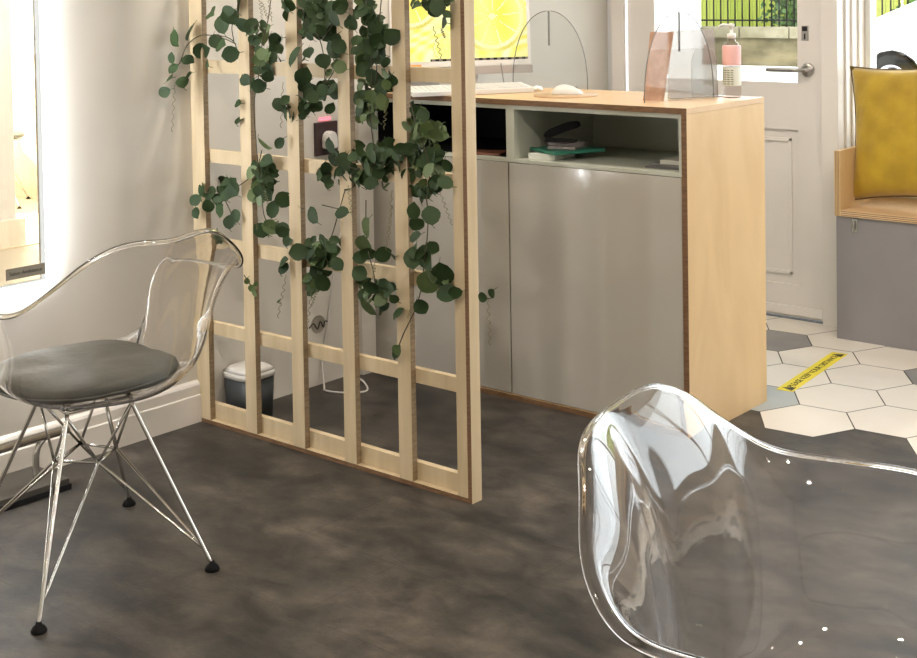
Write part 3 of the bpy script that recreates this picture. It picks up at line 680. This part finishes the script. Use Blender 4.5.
def make_chair(label, loc, rz, pad=True, group=None):
    t = thing('clear_armchair', label, 'armchair', loc, rz, group)
    sh = new('shell', shell_mesh(), M_pc, t, True)
    s = sh.modifiers.new('thick', 'SOLIDIFY'); s.thickness = .0055; s.offset = 0; s2 = sh.modifiers.new('sub', 'SUBSURF'); s2.levels = 1; s2.render_levels = 2
    if pad:
        bm = bmesh.new(); prof = [(.0001, .0), (.85, .0), (.97, .006), (1.0, .017), (.985, .028), (.90, .036), (.6, .042), (.0001, .044)]
        N = 56; rings = []
        for r_, z in prof:
            ring = []
            for k in range(N):
                a = 2 * pi * k / N; c, s_ = cos(a), sin(a); e = .86; x = .214 * math.copysign(abs(s_) ** e, s_); y = -.100 + .196 * math.copysign(abs(c) ** e, c)
                if y < -.100: y = -.100 + (y + .100) * 1.06
                wv = .0025 * sin(5 * a) * (r_ > .5)
                ring.append(bm.verts.new((x * r_, -.100 + (y + .100) * r_, .4215 + z + wv + .012 * max(0, (-.05 - y * r_)) / .2)))
            rings.append(ring)
        for A, C in zip(rings, rings[1:]):
            for k in range(N): bm.faces.new((A[k], A[(k + 1) % N], C[(k + 1) % N], C[k]))
        bmesh.ops.remove_doubles(bm, verts=bm.verts, dist=.0008)
        sp = new('seat_pad', bm, M_pad, t, True)
        bm = bmesh.new(); tube(bm, [v for v in [Vector((.2145 * math.copysign(abs(sin(a)) ** .86, sin(a)), -.100 + .1965 * math.copysign(abs(cos(a)) ** .86, cos(a)) * (1.06 if cos(a) < 0 else 1), .437 + .012 * max(0, (.0 - cos(a) * .2)) / .2)) for a in [2 * pi * k / 56 for k in range(56)]]], .0035, 6, closed=True); new('welt', bm, M_pad, sp, True)
    return t
def base(t, feet, hub, mounts, nodes):
    zt = .403
    inv = (Matrix.Translation(t.location) @ Matrix.Rotation(t.rotation_euler.z, 4, 'Z')).inverted()
    L = lambda p: inv @ Vector(p)
    for k, (f, m_) in enumerate(zip(feet, mounts)):
        bm = bmesh.new(); tube(bm, smooth_path([L((m_[0], m_[1], zt)), L((m_[0] * .97 + f[0] * .03, m_[1] * .97 + f[1] * .03, zt - .02)), L((f[0] * .96 + m_[0] * .04, f[1] * .96 + m_[1] * .04, .028)), L((f[0], f[1], .012))], 4), .0052, 10)
        lg = new('leg', bm, M_chrome, t)
        bm = bmesh.new(); lathe(bm, [(.0001, 0), (.017, 0), (.0175, .004), (.013, .012), (.007, .016), (.006, .022), (.0001, .022)], 20, Matrix.Translation(L((f[0], f[1], 0)))); new('foot_glide', bm, M_rubber, lg)
    for k, nd in enumerate(nodes):
        a, b = feet[k], feet[(k + 1) % 4]; ma, mb = mounts[k], mounts[(k + 1) % 4]; n_ = Vector((nd[0], nd[1], .24))
        bm = bmesh.new()
        for f in (a, b):
            mk = mounts[feet.index(f)]; F = Vector((f[0] + (mk[0] - f[0]) * .085, f[1] + (mk[1] - f[1]) * .085, .048)); tube(bm, smooth_path([L(F), L(F.lerp(n_, .5)), L(F.lerp(n_, .93)), L(n_)], 4), .0035, 8)
        for m_ in (ma, mb):
            Q = Vector((m_[0], m_[1], zt - .012)); tube(bm, [L(n_), L(Q)], .0035, 8)
        nn = nodes[(k + 1) % 4]; tube(bm, [L(n_), L((nn[0], nn[1], .24))], .0035, 8)
        new('brace_wires', bm, M_chrome, t)
    bm = bmesh.new()
    for k in range(4): a, b = mounts[k], mounts[(k + 1) % 4]; tube(bm, [L((a[0], a[1], zt)), L((b[0], b[1], zt))], .0045, 8)
    new('top_frame', bm, M_chrome, t)
c1 = make_chair('clear plastic armchair with grey seat pad beside the left wall', (.680, -1.0115, 0), R(271.2), True)
feetL = [(.860, -1.324), (.911, -.904), (.408, -.785), (.357, -1.205)]
ctr = (.634, -1.055)
lerp2 = lambda a, b, t_: (a[0] + (b[0] - a[0]) * t_, a[1] + (b[1] - a[1]) * t_)
mountsL = [(.680, -1.140), (.745, -.985), (.640, -.930), (.545, -1.185)]
mountsL = [lerp2(ctr, f, .38) for f in feetL]
nodesL = [(.655, -1.035), (.600, -.950), (.500, -.985), (.560, -1.095)]
base(c1, feetL, ctr, mountsL, nodesL)
def local_base(t, x, y, rz):
    dx, dy = .04, .045; fe = []
    def W(p): return (x + p[0] * cos(rz) - p[1] * sin(rz), y + p[0] * sin(rz) + p[1] * cos(rz))
    inv = lambda q: ((q[0] - .680) * cos(-R(271.2)) - (q[1] + 1.0115) * sin(-R(271.2)), (q[0] - .680) * sin(-R(271.2)) + (q[1] + 1.0115) * cos(-R(271.2)))
    base(t, [W(inv(f)) for f in feetL], W(inv(ctr)), [W(inv(f)) for f in mountsL], [W(inv(f)) for f in nodesL])
c2 = make_chair('large clear plastic armchair without pad cropped at the lower right', (2.668, -1.3735, 0), R(103.6), False)
local_base(c2, 2.668, -1.3735, R(103.6))
c3 = make_chair('clear armchair in the next room seen through the glass panel', (-4.75, 1.62, .006), R(150), True)
local_base(c3, -4.75, 1.62, R(150))

# ------------------------------------------------------------------ trailing vines on the trellis
def leaf(bm, c, nrm, up, s, mi=0, wid=.9):
    n = nrm.normalized(); u = (up - n * up.dot(n)).normalized(); r = n.cross(u)
    prof = [(0, 0), (.20, .30), (.36, .44), (.55, .48), (.74, .40), (.90, .20), (1.0, 0)]
    mid = []; Lr = []; Rr = []
    for t_, w_ in prof:
        z = -.18 * t_ * t_ + .05 * t_
        if t_ in (0, 1.0):
            v = bm.verts.new(c + u * (t_ * s) + n * z * s); mid.append(v); Lr.append(v); Rr.append(v)
        else:
            back = -.06 if t_ < .25 else 0
            mid.append(bm.verts.new(c + u * (t_ * s) + n * (z - .02) * s))
            Lr.append(bm.verts.new(c + u * ((t_ + back) * s) - r * w_ * wid * s + n * (z + .07) * s)); Rr.append(bm.verts.new(c + u * ((t_ + back) * s) + r * w_ * wid * s + n * (z + .07) * s))
    for side in (Lr, Rr):
        for k in range(len(prof) - 1):
            q = [];
            for v in (mid[k], mid[k + 1], side[k + 1], side[k]):
                if v not in q: q.append(v)
            if len(q) > 2: f = bm.faces.new(q); f.material_index = mi; f.smooth = True
VY = TY - .012
def W(px, py, dy=0):
    p = at(px, py, 1, VY + dy)
    return p if p.x > .012 else at(px, py, 0, .022)     # outside the screen the sprigs hang in front of the wall
def vine(label, stems, clusters, singles=(), tendrils=(), seed=1, tops=()):
    rg = random.Random(seed)
    t = None
    p0 = W(*stems[0][0][:2]) if stems else W(*clusters[0][:2])
    t = thing('trailing_vine', label, 'vine', p0, group=None)
    off = lambda b: [setattr(v, 'co', v.co - p0) for v in b.verts]
    for s in stems:
        bs = bmesh.new(); pts = [W(q[0], q[1], q[2] if len(q) > 2 else 0) for q in s]; pts = smooth_path(pts, 5); tube(bs, pts, .0016, 6); off(bs); new('stem', bs, M_stem, t)
    bl = bmesh.new()
    def one(px, py, s, dy, mi, ang=None):
        c = W(px, py, dy); a = ang if ang is not None else rg.uniform(0, 2 * pi)
        up = Vector((cos(a), rg.uniform(-.25, .25), sin(a))); nrm = Vector((rg.uniform(-.7, 1.3), -1, rg.uniform(-.8, 1.1)))
        c = c - up.normalized() * s * .5; leaf(bl, c, nrm, up, s, mi, rg.uniform(.76, 1.0))
        m0 = c; q = m0 - up.normalized() * s * .16 + Vector((0, .008, 0)); tube(bl, [m0, q], .0009, 4, mi=mi, caps=False)
    for (cx_, cy_, rx, ry, n, lt) in clusters:
        for k in range(n):
            a = rg.uniform(0, 2 * pi); d = sqrt(rg.random()); one(cx_ + rx * d * cos(a), cy_ + ry * d * sin(a), rg.choice((.026, .034, .04, .046, .052)) * rg.uniform(.9, 1.1), (rg.uniform(.012, .026) if rg.random() < .55 else rg.uniform(-.03, .006) if rg.random() < .5 else rg.uniform(.058, .10)), 1 if rg.random() < lt else 0)
    for sg in singles:
        px, py, s = sg[:3]; one(px, py, s * .0026, rg.uniform(-.02, .0), sg[4] if len(sg) > 4 else 0, sg[3] if len(sg) > 3 and sg[3] is not None else None)
    off(bl)
    new('foliage', bl, [M_leaf, M_leafl], t)
    for (xa, ya, xb, yb_) in tendrils:
        bt = bmesh.new(); n = 46; pts = []
        for k in range(n):
            f = k / (n - 1); amp = .0045 * min(1, f * 3) * (1.1 - .5 * f); c = W(xa + (xb - xa) * f, ya + (yb_ - ya) * f, -.01); ph = f * 2 * pi * 6
            pts.append(c + Vector((amp * cos(ph), amp * sin(ph), .0)) - p0)
        tube(bt, pts, .0009, 5); new('tendril', bt, M_tend, t)
    return t
vine('vine sprig hanging outside the trellis by the left wall', [[(236, 44), (222, 38), (203, 35), (188, 44), (180, 62), (172, 74)]], [],
     [(178, 38, 24), (195, 33, 25), (198, 53, 22), (185, 57, 19), (205, 64, 14), (172, 58, 15), (169, 80, 17), (182, 81, 20), (176, 70, 15), (188, 76, 15), (167, 91, 17)], [(175, 82, 172, 132)], 1)
vine('thin vine across the top of the second slat', [[(236, -10), (238, 12), (232, 26), (234, 42)], [(203, 35), (222, 36), (234, 42), (238, 56)]], [],
     [(214, 15, 22), (222, 24, 26), (230, 18, 26), (236, 4, 22), (241, 26, 24), (250, 26, 22), (216, 42, 20), (224, 48, 20), (234, 54, 22), (246, 80, 16), (237, 103, 14), (237, 118, 16), (230, 10, 18)], [(259, -6, 262, 18), (268, 20, 262, 2)], 2)
vine('leafy vine between the second and third slats', [[(272, -10), (268, 20), (262, 45), (258, 80), (254, 105), (256, 140), (258, 165), (262, 190)], [(262, 20), (250, 30), (246, 36)]],
     [(266, 42, 14, 22, 24, .25), (268, 68, 13, 12, 13, .3), (258, 82, 12, 5, 6, 0), (258, 30, 10, 9, 5, .3)], [(285, 112, 22), (279, 105, 20), (262, 145, 22, None, 1), (280, 143, 16), (300, 55, 18)],
     [(283, 82, 281, 128), (272, 22, 268, -4)], 3)
vine('dense dark vine at the head of the third slat', [[(300, -10), (305, 20), (320, 40), (325, 75), (320, 100)], [(340, -6), (335, 20), (322, 40)]],
     [(306, 10, 22, 14, 34, .05), (318, 22, 16, 16, 22, .1), (333, 8, 10, 10, 10, .25), (308, 32, 14, 8, 10, .05), (336, 30, 8, 12, 9, 0)],
     [(300, 58, 26), (303, 76, 22), (310, 54, 16), (323, 60, 22), (332, 50, 24), (318, 32, 20), (340, 48, 20)], [], 4)
vine('dark vine clump between the third and fourth slats', [[(332, 50), (334, 70), (322, 88), (312, 100)], [(322, 88), (336, 84)]],
     [(312, 95, 13, 13, 20, .05), (330, 88, 10, 9, 10, .15), (308, 108, 9, 8, 7, 0), (336, 68, 9, 7, 5, .3), (290, 112, 8, 9, 5, 0)], [(330, 108, 16), (285, 100, 14)], [], 5)
vine('heavy vine cascading down between the fourth and fifth slats', [[(365, -10), (368, 30), (372, 70), (370, 110), (374, 150), (378, 185)], [(382, -8), (378, 40), (376, 90)]],
     [(364, 22, 17, 24, 44, .05), (372, 60, 16, 18, 30, .1), (374, 92, 15, 20, 28, .45), (366, 110, 12, 22, 16, .6), (381, 38, 10, 14, 10, .0), (388, 78, 8, 12, 6, .1)],
     [(362, 12, 20), (393, 40, 14), (392, 82, 16)], [(384, 130, 386, 100)], 6)
vine('broad dark vine mass at the middle of the fourth slat', [[(378, 140), (372, 165), (366, 190)], [(330, 150), (345, 165), (360, 170)]],
     [(378, 168, 19, 19, 48, .05), (352, 160, 11, 14, 18, .0), (330, 168, 10, 17, 18, .05), (350, 180, 14, 6, 8, 0), (390, 150, 10, 10, 10, .1)], [(318, 175, 18), (335, 145, 20)], [(348, 185, 352, 215), (392, 190, 389, 240)], 7)
vine('pale leafed vine hanging over the fifth slat', [[(410, 102), (418, 130), (428, 160), (430, 195)]],
     [(424, 130, 17, 14, 22, .85), (412, 160, 16, 18, 22, .12), (432, 168, 16, 14, 20, .2), (425, 188, 16, 9, 16, .1), (438, 140, 8, 10, 6, .8), (417, 110, 7, 6, 3, .5)], [(403, 147, 18), (446, 185, 18)], [(440, 192, 452, 225)], 8)
vine('slender vine trailing low across the fifth slat', [[(426, 195), (428, 215), (427, 240), (424, 262), (422, 285), (415, 310), (403, 335), (394, 360)]],
     [(420, 252, 12, 12, 10, .1), (434, 278, 14, 9, 10, .55)], [(415, 210, 20), (431, 215, 22), (416, 226, 20), (417, 238, 16), (412, 258, 24), (424, 262, 24), (428, 282, 30, None, 1), (442, 276, 30), (446, 292, 26), (456, 291, 16), (436, 270, 24, None, 1), (421, 307, 18), (398, 349, 15, None, 1), (396, 354, 12)], [(414, 300, 408, 318)], 9)
vine('vine tuft in the lower gap beside the fifth slat', [[(366, 200), (366, 225), (368, 250), (374, 275), (376, 300)]],
     [(374, 292, 15, 14, 16, .4), (388, 300, 9, 14, 8, .0), (362, 276, 9, 6, 5, .1)], [(366, 228, 28, None, 1), (362, 246, 26, None, 1), (366, 256, 20), (380, 258, 20), (375, 303, 26, None, 1), (391, 256, 16), (393, 312, 16), (358, 258, 18)], [(392, 205, 386, 250), (375, 262, 373, 280)], 10)
vine('vine tuft around the lower part of the third slat', [[(345, 190), (338, 215), (330, 240), (318, 262)], [(322, 205), (335, 208), (345, 210)]],
     [(318, 250, 17, 11, 26, .2), (326, 264, 15, 10, 14, .1), (335, 246, 8, 8, 6, .1), (312, 283, 12, 8, 10, .5)], [(313, 215, 22), (345, 215, 18), (322, 284, 24, 5.2), (302, 252, 22), (298, 210, 14), (284, 262, 16), (282, 268, 16)], [(286, 275, 278, 318), (312, 290, 306, 335), (318, 288, 312, 305)], 11)
vine('vine crossing the left post below the second rail', [[(262, 150), (256, 170), (240, 185), (222, 190), (205, 193)], [(225, 200), (232, 215), (236, 225)]],
     [(214, 196, 13, 10, 14, .1), (226, 186, 10, 7, 7, .2), (214, 236, 7, 5, 5, .1)], [(198, 199, 18), (198, 213, 16), (208, 207, 20), (238, 182, 22), (232, 190, 22), (236, 216, 18), (229, 222, 18), (212, 236, 18), (222, 210, 20)], [], 12)
vine('vine clump over the second slat at mid height', [[(262, 160), (262, 190), (264, 215), (272, 228)]],
     [(262, 178, 9, 14, 16, .35), (272, 173, 14, 6, 14, .0), (260, 193, 8, 8, 8, .2), (274, 230, 12, 7, 9, .3)], [(282, 201, 22), (272, 210, 22), (268, 228, 22, None, 1), (286, 240, 18), (265, 160, 20)], [(257, 215, 257, 230), (268, 205, 264, 190)], 13)
vine('tiny yellowish sprig clinging to the second slat', [[(244, 275), (250, 284), (257, 292)]], [], [(247, 281, 9, None, 1), (252, 288, 10, None, 1), (256, 293, 9, None, 1), (256, 284, 7, None, 1), (277, 300, 8)], [], 14)
vine('small vine sprig dangling in front of the computer screen', [[(425, -8), (432, 0), (437, 12)]], [(430, 2, 14, 6, 6, .1)], [(414, 3, 14), (428, 4, 16), (438, 8, 20), (432, 14, 14), (439, 19, 24), (447, 15, 12), (446, 1, 14), (450, 1, 12)], [(433, 26, 442, 60), (441, 28, 445, 38)], 15)
vine('lone leaf pair beyond the trellis end post', [[(474, 292, .06), (480, 296, .06), (484, 297, .06)]], [], [(483, 297, 12), (490, 294, 13)], [(488, 298, 490, 345)], 16)

# ------------------------------------------------------------------ street outside
new('ground_street', B((-40, Y1 + .08, -.12), (25, 45, -.06)), noisy('pale_pavement', (.60, .58, .54), (.68, .66, .62), .9, 2), kind='structure')
new('ground_step', B((-.1, DY + .12, -.10), (1.12, 2.6, -.005)), noisy('step_stone', (.5, .48, .45), (.6, .58, .55), .8, 3), kind='structure')
WY = 18.5
t = thing('garden_wall', 'low weathered stone garden wall across the street', 'wall', (-9, WY, -.06))
bm = bmesh.new(); box(bm, (-1.6, 0, 0), (9, .35, .50)); new('wall_face', bm, noisy('mossy_stone', (.08, .065, .03), (.20, .165, .09), .9, 1.6, (1, 1, 2), 9, bump=.6, bscale=6), t)
bm = bmesh.new()
for k in range(7, 17): box(bm, (-8.6 + k, -.05, .50), (-7.62 + k, .40, .70), .02)
new('coping_stones', bm, noisy('pale_coping', (.17, .145, .085), (.27, .24, .16), .9, 3, bump=.4), t)
t = thing('board_fence', 'yellow green timber fence behind the garden wall', 'fence', (-9, WY + 1.6, -.06))
bm = bmesh.new(); rf = random.Random(5)
for k in range(30, 110): box(bm, (-7.6 + k * .16, 0, .1), (-7.6 + k * .16 + .148, .03, 2.2))
new('fence_boards', bm, noisy('lime_stained_timber', (.26, .32, .03), (.42, .42, .08), .8, .8, (1, 1, .3)), t)
t = thing('iron_railing', 'black iron railing standing on the garden wall', 'railing', (-9, WY + .15, .641))
bm = bmesh.new()
for k in range(40, 110): tube(bm, [(-7.6 + k * .15, 0, 0), (-7.6 + k * .15, 0, 1.3)], .014, 6)
new('bars', bm, M_black, t)
bm = bmesh.new(); box(bm, (-1.6, -.02, .10), (9, .02, .13)); box(bm, (-1.6, -.02, 1.22), (9, .02, 1.26)); new('cross_rails', bm, M_black, t)
M_bl = noisy('bright_foliage', (.015, .05, .006), (.09, .19, .03), .7, 3)
for (x, y, z, rx, rz_, n, lab) in ((-8.05, WY + .95, .90, .42, .55, 600, 'bright green bush behind the railing near the door frame'), (-4.9, WY + .95, .9, 1.0, .7, 700, 'green bush behind the railing beside the parked car')):
    bm = bmesh.new(); rb = random.Random(int(x * 10))
    for k in range(n):
        a, b2, c_ = rb.gauss(0, .42), rb.gauss(0, .14), rb.gauss(0, .42)
        leaf(bm, Vector((a * rx * 1.3, b2 * .6, c_ * rz_ * 1.3)), Vector((rb.uniform(-1, 1), -1, rb.uniform(-1, 1))), Vector((rb.uniform(-1, 1), 0, rb.uniform(-1, 1))), rb.uniform(.06, .12))
    tube(bm, [(0, .0, -.86), (0, 0, .2)], .03, 6)
    tag(new('garden_bush', bm, M_bl, loc=(x, y, z)), lab, 'bush')
new('wall_house', B((-16, 17.4, -.06), (-8.95, 17.7, 6)), mat('white_render', (.8, .8, .8), .9), kind='structure')
# parked white car
M_body = mat('white_car_paint', (.80, .80, .80), .25, 0, Coat_Weight=.6)
t = thing('parked_car', 'white car parked across the street beyond the window', 'car', (-2.76, 11.6, -.06))
prof = [(-.72, .20), (-.80, .45), (-.76, .72), (-.66, .84), (-.40, .96), (.05, 1.14), (.35, 1.26), (.95, 1.58), (1.3, 1.66), (2.6, 1.62), (3.1, 1.25), (3.3, 1.1), (3.35, .5), (3.25, .22), (2.95, .22)]
for k in range(9): a = pi * k / 8; prof.append((2.6 + .36 * cos(a), .30 + .36 * sin(a)))
prof += [(2.24, .20), (.40, .20)]
for k in range(9): a = pi * k / 8; prof.append((0 + .37 * cos(a), .31 + .37 * sin(a)))
bm = bmesh.new(); prism(bm, prof, 1.65); bmesh.ops.triangulate(bm, faces=[f for f in bm.faces if len(f.verts) > 4])
new('car_body', bm, M_body, t)
bm = bmesh.new(); prism(bm, [(.52, 1.14), (1.02, 1.50), (1.6, 1.55), (1.6, 1.12)], .01, Matrix.Translation((0, -.012, 0))); prism(bm, [(1.66, 1.12), (1.66, 1.55), (2.5, 1.52), (2.8, 1.2)], .01, Matrix.Translation((0, -.012, 0))); new('side_windows', bm, mat('car_glass', (.05, .06, .07), .1), t)
bm = bmesh.new(); box(bm, (-.74, -.012, .70), (-.56, .0, .745), .004); new('side_marker', bm, mat('red_marker', (.55, .06, .03), .3), t)
bm = bmesh.new(); box(bm, (-.62, .02, .24), (3.0, 1.6, .30)); new('underbody', bm, M_black, t)
for (x, y) in ((0, .06), (2.6, .06), (0, 1.40), (2.6, 1.40)):
    bm = bmesh.new(); MW = Matrix.Translation((x, y, .31)) @ Matrix.Rotation(R(90), 4, 'X')
    lathe(bm, [(.20, .09), (.29, .09), (.312, .06), (.312, -.08), (.29, -.10), (.20, -.10), (.20, .09)], 40, MW, caps=False)
    wl = new('wheel', bm, M_rubber, t)
    bm = bmesh.new(); lathe(bm, [(.0001, .05), (.05, .055), (.07, .03)], 24, MW); lathe(bm, [(.185, .085), (.205, .09), (.205, .02), (.16, .02), (.185, .085)], 40, MW, caps=False)
    for k in range(6): box(bm, (.03, -.03, .03), (.19, .03, .055), M=MW @ Matrix.Rotation(2 * pi * k / 6, 4, 'Z'))
    new('wheel_rim', bm, mat('rim_silver', (.72, .73, .75), .35), wl)
